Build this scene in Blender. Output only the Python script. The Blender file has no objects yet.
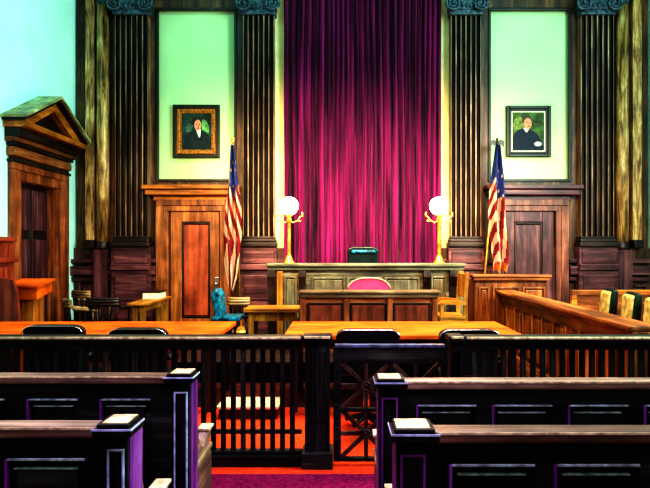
import bpy, bmesh, math, random
from mathutils import Vector, Matrix
random.seed(7)
SC = bpy.context.scene
COL = SC.collection
PI = math.pi
H = 1.62                      # eye height
F = 600.0                     # focal length in pixels (650 wide)
def X(px, Y): return (px - 340.0) / F * Y
def Z(py, Y): return H - (py - 248.0) / F * Y

# ------------------------------------------------------------------ materials
def newmat(name):
    m = bpy.data.materials.new(name); m.use_nodes = True
    nt = m.node_tree
    b = nt.nodes['Principled BSDF']
    return m, nt, b
def ramp(nt, stops):
    r = nt.nodes.new('ShaderNodeValToRGB')
    e = r.color_ramp.elements
    while len(e) > 1: e.remove(e[-1])
    e[0].position = stops[0][0]; e[0].color = (*stops[0][1], 1)
    for p, c in stops[1:]:
        n = e.new(p); n.color = (*c, 1)
    return r
def coords(nt, scale, rnd=True):
    tc = nt.nodes.new('ShaderNodeTexCoord'); mp = nt.nodes.new('ShaderNodeMapping')
    mp.inputs['Scale'].default_value = scale
    nt.links.new(tc.outputs['Object'], mp.inputs['Vector'])
    if rnd:
        oi = nt.nodes.new('ShaderNodeObjectInfo'); ml = nt.nodes.new('ShaderNodeMath'); ml.operation = 'MULTIPLY'
        ml.inputs[1].default_value = 37.0
        nt.links.new(oi.outputs['Random'], ml.inputs[0])
        cb = nt.nodes.new('ShaderNodeCombineXYZ')
        for k in range(3): nt.links.new(ml.outputs[0], cb.inputs[k])
        nt.links.new(cb.outputs[0], mp.inputs['Location'])
    return mp
CACHE = {}
def wood(name, dark, mid, light, axis='z', rough=.42, sc=9.0, stops=(.30, .52, .74), bump=.25, spec=.4, stretch=.07):
    key = (name, axis)
    if key in CACHE: return CACHE[key]
    m, nt, b = newmat(name + '_' + axis)
    s = [sc, sc, sc]; s['xyz'.index(axis)] = sc * stretch
    mp = coords(nt, s)
    n1 = nt.nodes.new('ShaderNodeTexNoise'); n1.inputs['Scale'].default_value = 1.0
    n1.inputs['Detail'].default_value = 7; n1.inputs['Roughness'].default_value = .68; n1.inputs['Distortion'].default_value = .6
    nt.links.new(mp.outputs[0], n1.inputs['Vector'])
    r = ramp(nt, [(stops[0], dark), (stops[1], mid), (stops[2], light)])
    nt.links.new(n1.outputs['Fac'], r.inputs[0])
    # a blotchy second layer, like old varnish
    mp2 = coords(nt, (3.1, 3.1, 3.1))
    n2 = nt.nodes.new('ShaderNodeTexNoise'); n2.inputs['Scale'].default_value = 1.0; n2.inputs['Detail'].default_value = 4
    nt.links.new(mp2.outputs[0], n2.inputs['Vector'])
    r2 = ramp(nt, [(.35, (.45, .45, .5)), (.6, (1, 1, 1))])
    nt.links.new(n2.outputs['Fac'], r2.inputs[0])
    mx = nt.nodes.new('ShaderNodeMix'); mx.data_type = 'RGBA'; mx.blend_type = 'MULTIPLY'; mx.inputs[0].default_value = .8
    nt.links.new(r.outputs[0], mx.inputs[6]); nt.links.new(r2.outputs[0], mx.inputs[7])
    nt.links.new(mx.outputs[2], b.inputs['Base Color'])
    bp = nt.nodes.new('ShaderNodeBump'); bp.inputs['Strength'].default_value = bump; bp.inputs['Distance'].default_value = .01
    nt.links.new(n1.outputs['Fac'], bp.inputs['Height']); nt.links.new(bp.outputs[0], b.inputs['Normal'])
    b.inputs['Roughness'].default_value = rough
    b.inputs['Specular IOR Level'].default_value = spec
    CACHE[key] = m
    return m
def plain(name, c, rough=.5, var=.25, sc=14.0, metal=0.0, spec=.4, bump=.1):
    if name in CACHE: return CACHE[name]
    m, nt, b = newmat(name)
    mp = coords(nt, (sc, sc, sc))
    n1 = nt.nodes.new('ShaderNodeTexNoise'); n1.inputs['Scale'].default_value = 1.0; n1.inputs['Detail'].default_value = 5
    nt.links.new(mp.outputs[0], n1.inputs['Vector'])
    lo = tuple(v * (1 - var) for v in c); hi = tuple(min(1, v * (1 + var)) for v in c)
    r = ramp(nt, [(.35, lo), (.65, hi)])
    nt.links.new(n1.outputs['Fac'], r.inputs[0]); nt.links.new(r.outputs[0], b.inputs['Base Color'])
    bp = nt.nodes.new('ShaderNodeBump'); bp.inputs['Strength'].default_value = bump; bp.inputs['Distance'].default_value = .01
    nt.links.new(n1.outputs['Fac'], bp.inputs['Height']); nt.links.new(bp.outputs[0], b.inputs['Normal'])
    b.inputs['Roughness'].default_value = rough; b.inputs['Metallic'].default_value = metal
    b.inputs['Specular IOR Level'].default_value = spec
    CACHE[name] = m
    return m
def W(kind, axis='z'):
    P = {
     'wall':   ((.010,.005,.004), (.10,.046,.024), (.34,.16,.07)),
     'purple': ((.014,.005,.010), (.12,.040,.050), (.36,.15,.15)),
     'pil':    ((.03,.016,.012), (.26,.15,.09), (.80,.58,.36)),
     'flute_shade':  ((.004,.002,.003), (.018,.009,.008), (.09,.05,.03)),  # near-black wood: shade painted into the flute hollows
     'gold':   ((.06,.025,.010), (.46,.25,.09), (.95,.72,.34)),
     'door':   ((.045,.014,.005), (.32,.11,.035), (.70,.30,.09)),
     'doorcase': ((.03,.008,.005), (.34,.09,.03), (.80,.33,.12)),
     'plum':   ((.03,.010,.012), (.22,.075,.055), (.58,.27,.15)),
     'lattice': ((.016,.007,.006), (.075,.036,.030), (.22,.12,.09)),
     'panel':  ((.10,.020,.010), (.38,.085,.038), (.58,.17,.065)),
     'orange': ((.10,.028,.005), (.55,.19,.03), (.90,.42,.09)),
     'table':  ((.42,.075,.006), (.74,.135,.010), (.92,.23,.02)),
     'yellow': ((.11,.040,.007), (.50,.21,.03), (.85,.46,.10)),
     'jury':   ((.035,.010,.003), (.32,.10,.028), (.80,.33,.08)),
     'desk':   ((.10,.024,.010), (.46,.13,.045), (.80,.30,.10)),
     'grey':   ((.020,.018,.012), (.20,.17,.11), (.52,.46,.30)),
     'ink':    ((.003,.003,.003), (.024,.029,.025), (.13,.15,.12)),
     'rail':   ((.006,.006,.007), (.028,.030,.028), (.15,.15,.11)),
     'prail':  ((.035,.018,.012), (.24,.15,.10), (.66,.48,.34)),
     'mahog':  ((.07,.014,.008), (.32,.06,.03), (.55,.15,.07)),
     'dark':   ((.006,.003,.003), (.028,.014,.014), (.08,.045,.04)),
    }[kind]
    kw = {}
    if kind in ('ink', 'rail'): kw = dict(rough=.5, spec=.25, stops=(.36,.56,.82))
    if kind == 'pil': kw = dict(sc=14, stops=(.34,.54,.72), stretch=.05)
    if kind == 'gold': kw = dict(sc=16, stops=(.34,.5,.7), stretch=.12)
    if kind == 'table': kw = dict(rough=.6, spec=.2, stretch=.1)
    return wood('wood_' + kind, *P, axis=axis, **kw)
M = {}
M['mint']   = plain('plaster_mint', (.58, .92, .84), .9, .06, 1.5, bump=.02, spec=.1)
M['plaster']= plain('plaster_pale_green', (.47, .66, .36), .9, .05, 1.2, bump=.02, spec=.1)
M['cream']  = plain('plaster_cream', (.72, .66, .34), .9, .1, 3, spec=.1)
M['brass']  = plain('aged_brass', (.80, .50, .12), .32, .3, 20, metal=.7)
M['giltd']  = plain('gilt_frame', (.30, .125, .02), .42, .6, 30, metal=.3)
M['darkfr'] = plain('dark_frame', (.014, .010, .005), .4, .5, 30)
M['ivory']  = plain('ivory_slip', (.72, .68, .56), .6, .1)
M['black']  = plain('black_leather', (.006, .006, .008), .5, .3, 20, spec=.3)
M['teal']   = plain('teal_leather', (.008, .13, .20), .38, .85, 16)
M['tealdk'] = plain('dark_teal_leather', (.003, .012, .014), .3, .5, 8)
M['pink']   = plain('rose_fabric', (.72, .05, .16), .6, .15, 8)
M['chrome'] = plain('steel', (.62, .62, .62), .25, .1, metal=1.0)
M['tan']    = plain('cream_leather', (.50, .38, .14), .5, .5, 12)
M['dkgreen']= plain('dark_green_leather', (.006, .018, .010), .5, .4, 14)
M['carpet'] = plain('magenta_carpet', (.20, .012, .065), .95, .35, 40, spec=.05, bump=.3)
M['redcarp']= plain('red_orange_carpet', (.66, .065, .02), .95, .15, 30, spec=.05, bump=.3)
M['ceil']   = plain('ceiling_plaster', (.35, .42, .40), .9, .1, 2)
M['capital']= plain('verdigris_capital', (.045, .075, .10), .5, .7, 18)
M['violet'] = wood('violet_highlight', (.07,.012,.10), (.30,.07,.38), (.62,.26,.72), 'z', rough=.35)  # violet side highlights of the pews, put into the wood colour
M['blueglint']= plain('blue_grey_highlight', (.50, .56, .78), .35, .35, 20)  # blue-white highlight colour for pew post borders and cap edges
M['ivoryedge']= plain('ivory_and_highlight', (.62, .50, .30), .4, .4, 24)  # cream parts, and painted highlights along rail edges
M['tanwood']= wood('wood_tan', (.10,.05,.02), (.42,.26,.12), (.80,.60,.36), 'x')
M['tealedge']= plain('teal_grey_highlight', (.30, .42, .38), .4, .5, 24)  # painted highlight colour for the top edges of pew panels
M['white']  = plain('white_cotton', (.42, .31, .24), .8, .12, 9)
M['red']    = plain('red_cotton', (.14, .006, .014), .8, .3, 9)
M['navy']   = plain('navy_cotton', (.02, .035, .16), .8, .4, 9)
M['skin']   = plain('painted_skin', (.50, .24, .14), .7, .2, 40)
M['hair']   = plain('painted_hair', (.02, .014, .012), .7, .3, 40)
M['greyhair']= plain('painted_brown_grey_hair', (.06, .045, .035), .7, .3, 40)
M['suit']   = plain('painted_dark_suit', (.006, .018, .024), .7, .5, 20)
M['robe']   = plain('painted_navy_robe', (.006, .016, .036), .7, .5, 20)
M['bgdark'] = plain('painted_dark_ground', (.012, .035, .028), .7, .8, 6)
M['bggreen']= plain('painted_green_ground', (.045, .085, .022), .7, .7, 7)
M['leafgreen']= plain('painted_light_green', (.12, .30, .10), .7, .5, 20)
M['paper']  = plain('paper', (.78, .72, .52), .8, .1)
M['shade']  = plain('shadow_gap', (.004, .004, .005), .8, .2)
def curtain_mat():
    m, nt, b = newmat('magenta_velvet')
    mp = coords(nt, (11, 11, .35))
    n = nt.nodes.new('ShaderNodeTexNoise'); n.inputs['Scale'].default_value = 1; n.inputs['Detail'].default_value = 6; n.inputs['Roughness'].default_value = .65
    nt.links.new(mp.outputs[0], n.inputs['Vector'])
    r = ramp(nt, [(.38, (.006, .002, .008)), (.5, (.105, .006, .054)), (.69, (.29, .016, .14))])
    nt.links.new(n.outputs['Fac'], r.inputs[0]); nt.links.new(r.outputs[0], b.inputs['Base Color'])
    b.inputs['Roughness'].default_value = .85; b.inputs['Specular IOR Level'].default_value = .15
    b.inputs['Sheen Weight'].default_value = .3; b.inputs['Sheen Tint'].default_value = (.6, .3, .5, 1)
    return m
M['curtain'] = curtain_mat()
def glow_mat():
    m, nt, b = newmat('opal_glass_lit')
    b.inputs['Base Color'].default_value = (1, .95, .85, 1)
    b.inputs['Emission Color'].default_value = (1.0, .52, .19, 1)
    b.inputs['Emission Strength'].default_value = 42.0
    return m
M['globe'] = glow_mat()

# ------------------------------------------------------------------ mesh builder
class MB:
    def __init__(s): s.bm = bmesh.new(); s.mats = []
    def _mi(s, verts, mi):
        if mi:
            fs = {f for v in verts for f in v.link_faces}
            for f in fs: f.material_index = mi
    def box(s, x0, x1, y0, y1, z0, z1, bev=0.0, mi=0):
        x0, x1 = min(x0, x1), max(x0, x1); y0, y1 = min(y0, y1), max(y0, y1); z0, z1 = min(z0, z1), max(z0, z1)
        v = [s.bm.verts.new((x, y, z)) for x in (x0, x1) for y in (y0, y1) for z in (z0, z1)]
        fs = []
        for q in ((0,1,3,2), (4,6,7,5), (0,4,5,1), (2,3,7,6), (0,2,6,4), (1,5,7,3)):
            f = s.bm.faces.new([v[k] for k in q]); f.material_index = mi; fs.append(f)
        if bev:
            es = {e for f in fs for e in f.edges}
            bmesh.ops.bevel(s.bm, geom=list(es), offset=min(bev, .45*min(x1-x0, y1-y0, z1-z0)), segments=2, profile=.6, affect='EDGES', material=-1)
        return s
    def prism(s, pts, axis, a0, a1, mi=0):
        def mk(p, a):
            if axis == 'x': return (a, p[0], p[1])
            if axis == 'y': return (p[0], a, p[1])
            return (p[0], p[1], a)
        A = [s.bm.verts.new(mk(p, a0)) for p in pts]; B = [s.bm.verts.new(mk(p, a1)) for p in pts]
        n = len(pts)
        fs = [s.bm.faces.new(A), s.bm.faces.new(list(reversed(B)))]
        for i in range(n):
            fs.append(s.bm.faces.new([A[i], B[i], B[(i+1) % n], A[(i+1) % n]]))
        for f in fs: f.material_index = mi
        return s
    def tube(s, pts, r, n=8, mi=0):
        pts = [Vector(p) for p in pts]
        rs = r if isinstance(r, (list, tuple)) else [r] * len(pts)
        rings = []
        for i, p in enumerate(pts):
            t = (pts[min(i+1, len(pts)-1)] - pts[max(i-1, 0)]).normalized()
            up = Vector((0, 0, 1)) if abs(t.z) < .9 else Vector((0, 1, 0))
            a = t.cross(up).normalized(); b = t.cross(a).normalized()
            rings.append([s.bm.verts.new(p + rs[i] * (math.cos(2*PI*k/n) * a + math.sin(2*PI*k/n) * b)) for k in range(n)])
        for i in range(len(rings)-1):
            for k in range(n):
                f = s.bm.faces.new([rings[i][k], rings[i][(k+1) % n], rings[i+1][(k+1) % n], rings[i+1][k]]); f.smooth = True; f.material_index = mi
        for R in (rings[0], rings[-1]):
            f = s.bm.faces.new(R); f.material_index = mi
        return s
    def lathe(s, prof, cx=0, cy=0, n=20, mi=0):
        rings = []
        for r, z in prof:
            rings.append([s.bm.verts.new((cx + r*math.cos(2*PI*k/n), cy + r*math.sin(2*PI*k/n), z)) for k in range(n)])
        for i in range(len(rings)-1):
            for k in range(n):
                f = s.bm.faces.new([rings[i][k], rings[i][(k+1) % n], rings[i+1][(k+1) % n], rings[i+1][k]]); f.smooth = True; f.material_index = mi
        for R in (rings[0], rings[-1]): s.bm.faces.new(R).material_index = mi
        return s
    def ball(s, c, r, mi=0, seg=16):
        r = (r, r, r) if not isinstance(r, (tuple, list)) else r
        mat = Matrix.Translation(c) @ Matrix.Diagonal((*r, 1))
        g = bmesh.ops.create_uvsphere(s.bm, u_segments=seg, v_segments=seg//2+2, radius=1, matrix=mat)
        for v in g['verts']:
            for f in v.link_faces: f.smooth = True; f.material_index = mi
        return s
    def frame(s, x0, x1, z0, z1, w, y0, y1, bev=0):   # a rectangular ring in the xz plane
        s.box(x0, x0+w, y0, y1, z0, z1, bev); s.box(x1-w, x1, y0, y1, z0, z1, bev)
        s.box(x0+w, x1-w, y0, y1, z1-w, z1, bev); s.box(x0+w, x1-w, y0, y1, z0, z0+w, bev)
        return s
    def build(s, name, mat, parent=None, origin=None):
        org = Vector((0, 0, 0))
        if parent is not None: org = Vector(ORG.get(parent.name, (0, 0, 0)))
        elif origin is not None: org = Vector(origin)
        if org.length: bmesh.ops.translate(s.bm, verts=s.bm.verts, vec=-org)
        bmesh.ops.recalc_face_normals(s.bm, faces=s.bm.faces)
        me = bpy.data.meshes.new(name); s.bm.to_mesh(me); s.bm.free()
        for m in (mat if isinstance(mat, (list, tuple)) else [mat]): me.materials.append(m)
        o = bpy.data.objects.new(name, me); COL.objects.link(o)
        if parent is not None: o.parent = parent
        else: o.location = org
        ORG[o.name] = tuple(org)
        return o
ORG = {}
def tag(o, label, cat, group=None):
    o['label'] = label; o['category'] = cat
    if group: o['group'] = group
    return o
def thing(name, label, cat, loc=(0,0,0), group=None):
    o = bpy.data.objects.new(name, None); COL.objects.link(o); o.empty_display_size = .1
    o.location = loc; ORG[o.name] = tuple(loc)
    return tag(o, label, cat, group)
def struct(o): o['kind'] = 'structure'; return o
def structempty(name, loc):
    o = bpy.data.objects.new(name, None); COL.objects.link(o); o.location = loc; ORG[o.name] = tuple(loc); o['kind'] = 'structure'
    return o
def copy_tree(o, parent=None):
    c = o.copy(); COL.objects.link(c); c.parent = parent
    for ch in list(o.children): copy_tree(ch, c)
    return c
def B(*a, **k): return MB().box(*a, **k)

# ------------------------------------------------------------------ room shell
YB = 10.5; XL = -4.6; XR = 5.38; ZC = 6.9; YN = -1.5
fl = MB()
fl.box(XL-.3, XR+.3, YN, 4.30, -.1, 0, mi=0); fl.box(XL-.3, XR+.3, 4.30, 6.1, -.1, 0, mi=1); fl.box(XL-.3, XR+.3, 6.1, YB+.3, -.1, 0, mi=2)
struct(fl.build('floor', [M['carpet'], M['redcarp'], plain('dark_brown_carpet', (.06,.014,.010), .95, .4, 20, spec=.05)]))
struct(B(XL-.3, XR+.3, YN, YB+.3, ZC, ZC+.1).build('ceiling', M['ceil']))
struct(B(XL-.3, XR+.3, YB, YB+.2, 0, ZC).build('wall_back', M['plaster']))
# left wall with the door opening (y 8.42..9.52, z 0..2.62)
D0, D1, DZ = 8.58, 9.66, 2.60
wl = MB(); wl.box(XL-.25, XL, YN, D0, 0, ZC); wl.box(XL-.25, XL, D1, YB, 0, ZC); wl.box(XL-.25, XL, D0, D1, DZ, ZC)
struct(wl.build('wall_left', M['mint']))
struct(B(XR, XR+.2, YN, YB, 0, ZC).build('wall_right', M['mint']))
# wooden panelling over the back wall (plaster shows in the gaps)
YP = 10.40
wp = MB()
def wpx(a, b, pt, pb, y0=YP, bev=0):
    wp.box(X(a, YP), X(b, YP), y0, YB, Z(pb, YP), Z(pt, YP), bev)
zt = 6.85
def colx(a, b): wp.box(X(a, YP), X(b, YP), YP, YB, 1.6, zt)
colx(77, 157); colx(236, 275); colx(450, 489); colx(570, 648)
wp.box(X(157, YP), X(236, YP), YP, YB, Z(9, YP), zt); wp.box(X(489, YP), X(570, YP), YP, YB, Z(9, YP), zt)
wpx(157, 236, 179, 262); wpx(489, 570, 179, 262)
wp.box(XL, XR, 10.36, YB, 0, 1.62)
struct(wp.build('trim_1', W('wall')))
# frame mouldings round the two plaster panels
pf = MB()
for a, b in ((156, 237), (488, 571)):
    pf.frame(X(a, YP), X(b, YP), Z(182, YP), Z(8, YP), .045, YP-.03, YP+.04, .008)
struct(pf.build('trim_2', W('dark')))
# wainscot rails, with raised panels
wr = MB()
for a, b in ((68, 156), (231, 284), (442, 497), (569, 650)):
    wr.box(X(a, 10.3), X(b, 10.3), 10.25, 10.36, Z(263, 10.3), Z(259, 10.3), .01)
    wr.box(X(a, 10.3), X(b, 10.3), 10.22, 10.36, Z(275, 10.3), Z(266, 10.3), .02)
    wr.box(X(a, 10.3), X(b, 10.3), 10.27, 10.36, Z(281, 10.3), Z(277, 10.3), .01)
    wr.box(X(a, 10.3), X(b, 10.3), 10.25, 10.36, 0.02, .22, .01)
struct(wr.build('trim_3', W('purple', 'x')))
wq = MB()
for a, b, t, bo in ((78, 100, 281, 312), (105, 143, 283, 318), (250, 270, 281, 300), (578, 612, 285, 312), (620, 648, 285, 312), (446, 470, 281, 300)):
    xa, xb, za, zb = X(a, 10.3), X(b, 10.3), Z(bo, 10.3), Z(t, 10.3)
    wq.frame(xa, xb, za, zb, .03, 10.31, 10.36, .008)
    wq.box(xa+.07, xb-.07, 10.325, 10.36, za+.07, zb-.07, .01)
struct(wq.build('trim_4', W('purple', 'z')))
struct(B(XL, XL+.03, YN, D0-.3, 0, .18, .008).build('baseboard_left', W('dark', 'y')))
struct(B(XR-.03, XR, YN, YB-.2, 0, .18, .008).build('baseboard_right', W('dark', 'y')))
# entablature band along the top of the back wall
tb = MB(); tb.box(XL, XR, 10.1, YB, 6.05, 6.85, .02); tb.box(XL, XR, 9.9, YB, 6.6, 6.9, .02)
struct(tb.build('trim_5', W('wall', 'x')))
# cream reveals on both sides of the curtain
rv = MB(); rv.box(X(275, 10.45), X(285, 10.45), 10.43, YB, 1.6, 6.05); rv.box(X(441, 10.45), X(450, 10.45), 10.43, YB, 1.6, 6.05)
struct(rv.build('trim_6', M['cream']))
# picture-wall dais for the bench
dz = .25
da = MB(); da.box(-2.0, 1.95, 7.25, 10.36, 0, dz, .01)
da.box(-2.0, 1.95, 7.20, 7.27, dz-.05, dz+.002, .01)
struct(da.build('floor_dais', W('dark', 'x')))

# ------------------------------------------------------------------ pilasters and columns
def pilaster(a, b, n, label, volx, grp='fluted pilasters on the back wall'):
    Yf = 10.22
    xa, xb = X(a, Yf), X(b, Yf); zb = Z(237, Yf); zt = Z(13, Yf)
    r = thing('fluted_pilaster', label, 'pilaster', ((xa+xb)/2, Yf, 0), grp)
    w = xb - xa; p = w / n; pts = [(xb, YP), (xa, YP)]
    pts.append((xa, Yf))
    for i in range(n):
        c = xa + (i+.5)*p; rr = p*.38
        for k in range(7):
            an = PI - PI*k/6
            pts.append((c + rr*math.cos(an), Yf + rr*math.sin(an)*1.9))
    pts.append((xb, Yf))
    sh = MB().prism(pts, 'z', zb, zt)
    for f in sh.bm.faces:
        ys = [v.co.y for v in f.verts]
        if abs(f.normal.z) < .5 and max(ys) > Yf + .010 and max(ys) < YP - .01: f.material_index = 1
    sh.build('shaft', [W('pil'), W('flute_shade')], r)
    cxm = (xa+xb)/2
    bs = MB()
    bs.box(xa-.05, xb+.05, Yf-.10, YP, zb-.17, zb-.09, .02)
    bs.box(xa-.035, xb+.035, Yf-.07, YP, zb-.10, zb-.03, .03)
    bs.box(xa-.015, xb+.015, Yf-.04, YP, zb-.04, zb+.012, .015)
    bs.build('base', W('dark', 'x'), r)
    pd = MB(); pd.box(xa-.05, xb+.05, Yf-.05, 10.36, 0, zb-.165, .012)
    pd.build('pedestal', W('purple', 'x'), r)
    pp = MB(); pp.box(xa+.0, xb-.0, Yf-.075, Yf-.04, Z(263, Yf), Z(251, Yf), .012)
    pp.box(xa-.05, xb+.05, Yf-.10, Yf-.03, Z(270, Yf), Z(264, Yf), .012)
    pp.box(xa+.02, xb-.02, Yf-.07, Yf-.04, Z(300, Yf), Z(275, Yf), .012)
    pp.build('pedestal_panel', W('purple', 'x'), r)
    cp = MB()
    cp.box(xa-.03, xb+.03, Yf-.05, YP, zt-.04, zt+.05, .02)
    cp.box(xa-.06, xb+.06, Yf-.14, YP, zt+.26, zt+.36, .02)
    cp.box(xa-.04, xb+.04, Yf-.06, YP, zt+.05, zt+.27, .02)
    # egg-and-dart row
    for i in range(7): cp.ball((xa+.05+(w-.1)*i/6, Yf-.075, zt+.10), (.026, .02, .04), seg=8)
    cp.build('capital', M['capital'], r)
    for sx in (-1, 1):                       # spiral volutes
        vx = cxm + sx*(w/2 - .03); vz = zt + .13
        v = MB(); pt = []
        for k in range(40):
            an = k/39*4.5*PI; rr = .135*(1-k/39*.86)
            pt.append((vx + sx*rr*math.sin(an), Yf-.11, vz + rr*math.cos(an)))
        v.tube(pt, [.030*(1-.5*k/39) for k in range(40)], 6)
        v.ball((vx, Yf-.11, vz), (.03, .025, .03), seg=8)
        v.build('volute', M['capital'], r)
    return r
pilaster(115, 148, 6, 'dark fluted pilaster between the left engaged column and the left plaster panel', 1)
pilaster(243, 274, 6, 'dark fluted pilaster between the left portrait panel and the curtain', 1)
pilaster(451, 481, 6, 'dark fluted pilaster between the curtain and the right portrait panel', 1)
pilaster(581, 614, 6, 'brown fluted pilaster just right of the right portrait panel', 1)
def halfcol(c, label, mat):
    Yc = 10.33; x = X(c, Yc); r = thing('engaged_column', label, 'column', (x, Yc, 0), 'smooth engaged columns in the corners')
    zb = Z(244, Yc); zt = Z(4, Yc)
    MB().lathe([(.105, zb), (.11, zb+1.2), (.10, zt)], x, Yc, 24).build('shaft', mat, r)
    MB().lathe([(.125, zb-.1), (.125, zb-.05), (.115, zb-.02), (.115, zb+.02), (.108, zb+.04)], x, Yc, 20).build('base', W('dark'), r)
    MB().box(x-.125, x+.125, Yc-.13, 10.36, 0, zb-.1, .012).build('pedestal', W('purple'), r)
    k = MB(); k.lathe([(.102, zt-.03), (.12, zt+.02), (.11, zt+.06), (.125, zt+.2), (.125, zt+.32)], x, Yc, 16)
    k.ball((x-.07, Yc-.12, zt+.16), (.05, .05, .09)); k.ball((x+.07, Yc-.12, zt+.16), (.05, .05, .09))
    k.build('capital', M['capital'], r)
halfcol(103, 'smooth round wooden column in the back left corner', W('gold'))
halfcol(622, 'smooth round golden column in the back right corner', W('gold'))
def strip(a, b, label):
    Ys = 10.28; x0, x1 = X(a, Ys), X(b, Ys)
    r = thing('corner_pilaster', label, 'pilaster', ((x0+x1)/2, Ys, 0))
    MB().box(x0, x1, Ys, YP, 1.75, 5.95, .01).build('shaft', W('gold'), r)
    MB().box(x0-.004, x1+.004, Ys-.06, YP, 1.62, 1.76, .02).build('base', W('dark', 'x'), r)
    MB().box(x0-.004, x1+.004, Ys-.06, YP, 5.94, 6.06, .02).build('capital', M['capital'], r)
strip(85, 94, 'narrow flat wooden strip pilaster at far left beside the mint wall')
strip(633, 642, 'narrow flat golden strip pilaster at the far right edge of the back wall')

# ------------------------------------------------------------------ doors in the back wall
def back_door(name, s, frame_m, leaf_m, pan_m):
    # s=+1: as seen on the left; s=-1 mirrored about x=362
    def q(p): return p if s > 0 else 724 - p
    def xx(a, b, Y=YP): return sorted((X(q(a), Y), X(q(b), Y)))
    cx = sum(xx(172, 220))/2
    r = structempty(name, (cx, YP, 0))
    c = MB()
    x0, x1 = xx(158, 232)
    for (a, b, yf) in ((158, 165, 10.26), (164, 170, 10.29), (221, 226, 10.29), (225, 232, 10.26)):
        xa, xb = xx(a, b); c.box(xa, xb, yf, 10.36, 0, Z(206, YP) if yf < 10.28 else Z(211.5, YP), .01)
    xa, xb = xx(158, 232); c.box(xa, xb, 10.26, 10.36, Z(206, YP), Z(200, YP), .01)
    xa, xb = xx(164, 226); c.box(xa, xb, 10.29, 10.36, Z(211.5, YP), Z(205.5, YP), .01)
    c.build('casing', frame_m, r)
    e = MB()
    xa, xb = xx(147, 241); e.box(xa, xb, 10.08, YP, Z(190.5, YP), Z(186.5, YP), .012)
    xa, xb = xx(149, 239); e.box(xa, xb, 10.15, YP, Z(196, YP), Z(190.5, YP), .015)
    xa, xb = xx(155, 234); e.box(xa, xb, 10.30, YP, Z(201, YP), Z(196, YP), .01)
    e.build('cornice', W('orange', 'x') if s > 0 else W('purple', 'x'), r)
    lf = MB()
    for (a, b) in ((172, 183), (211, 220)):
        xa, xb = xx(a, b); lf.box(xa, xb, 10.32, 10.36, .02, Z(212, YP), .008)
    xa, xb = xx(183, 211)
    lf.box(xa, xb, 10.32, 10.36, Z(222, YP), Z(212, YP), .008); lf.box(xa, xb, 10.32, 10.36, .02, Z(318, YP), .008)
    lf = lf.build('door_leaf', leaf_m, r)
    pn = MB(); pn.frame(xa+.005, xb-.005, Z(317.5, YP), Z(222.5, YP), .03, 10.325, 10.352, .008)
    pn.build('panel_moulding', W('dark'), lf)
    MB().box(xa+.03, xb-.03, 10.335, 10.36, Z(315, YP), Z(225, YP), .015).build('door_panel', pan_m, lf)
    hx = X(q(216.5), 10.3)
    h = MB(); h.box(hx-.03, hx+.03, 10.305, 10.322, Z(292, 10.3), Z(277, 10.3), .008)
    h.tube([(hx, 10.31, Z(284, 10.3)), (hx, 10.25, Z(284, 10.3))], .012, 8); h.ball((hx, 10.24, Z(284, 10.3)), .028, seg=10)
    h.build('door_handle', M['chrome'], lf)
back_door('door_2', 1, W('door'), W('door'), W('panel'))
back_door('door_3', -1, W('plum'), W('purple'), W('purple'))

# ------------------------------------------------------------------ left wall door with pediment
r = structempty('door_1', (XL, 9.0, 0))
zE = 3.28; XF = XL + .08; XP = XL + .13
c = MB()
c.box(XL-.02, XF, 8.30, 8.46, 0, DZ+.12, .012); c.box(XL-.02, XF-.03, 8.45, D0, 0, DZ-.02, .012)
c.box(XL-.02, XF, 9.84, 10.02, 0, DZ+.12, .012); c.box(XL-.02, XF-.03, D1, 9.85, 0, DZ-.02, .012)
c.box(XL-.02, XF-.03, 8.45, 9.85, DZ-.02, DZ+.14, .012); c.box(XL-.02, XF, 8.30, 10.02, DZ+.12, DZ+.22, .012)
c.box(XL-.25, XL, D0, D0+.03, 0, DZ); c.box(XL-.25, XL, D1-.03, D1, 0, DZ); c.box(XL-.25, XL, D0, D1, DZ-.03, DZ)
c.build('casing', W('doorcase'), r)
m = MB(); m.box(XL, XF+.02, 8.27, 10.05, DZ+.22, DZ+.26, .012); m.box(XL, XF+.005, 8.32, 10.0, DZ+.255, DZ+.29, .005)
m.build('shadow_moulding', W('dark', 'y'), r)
e = MB()
e.box(XL-.02, XF+.05, 8.25, 10.04, DZ+.29, DZ+.44, .06)         # swelling frieze
e.box(XL-.02, XF+.09, 8.22, 10.07, DZ+.49, DZ+.56, .02)
e.build('frieze', W('door', 'y'), r)
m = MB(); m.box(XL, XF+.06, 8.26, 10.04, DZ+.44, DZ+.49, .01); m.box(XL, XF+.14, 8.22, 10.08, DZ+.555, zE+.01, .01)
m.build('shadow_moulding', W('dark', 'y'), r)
pe = MB()
pe.box(XL-.02, XP+.19, 8.18, 10.10, zE, zE+.085, .012)           # level cornice
pe.build('cornice', W('orange', 'y'), r)
ap = 3.90; ym = 9.14
pk = MB()
pk.prism([(8.25, zE+.085), (10.0, zE+.085), (ym, ap-.10)], 'x', XL-.02, XP+.02)
pk.build('tympanum', W('dark', 'y'), r)
rk = MB()
for (ya, yb) in ((8.19, ym), (10.12, ym)):
    rk.prism([(ya, zE+.09), (yb, ap-.04), (yb, ap-.20), (ya + (.30 if ya < ym else -.30), zE+.09)], 'x', XL-.02, XP+.12)
rk.build('raking_moulding', W('orange', 'y'), r)
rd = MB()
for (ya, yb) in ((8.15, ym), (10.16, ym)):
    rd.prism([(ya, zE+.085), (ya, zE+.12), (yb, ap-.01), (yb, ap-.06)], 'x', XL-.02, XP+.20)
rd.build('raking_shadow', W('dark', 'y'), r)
rf = MB()
for (ya, yb) in ((8.11, ym), (10.20, ym)):
    rf.prism([(ya, zE+.115), (ya, zE+.15), (yb, ap+.03), (yb, ap-.01)], 'x', XL-.02, XP+.24)
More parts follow.
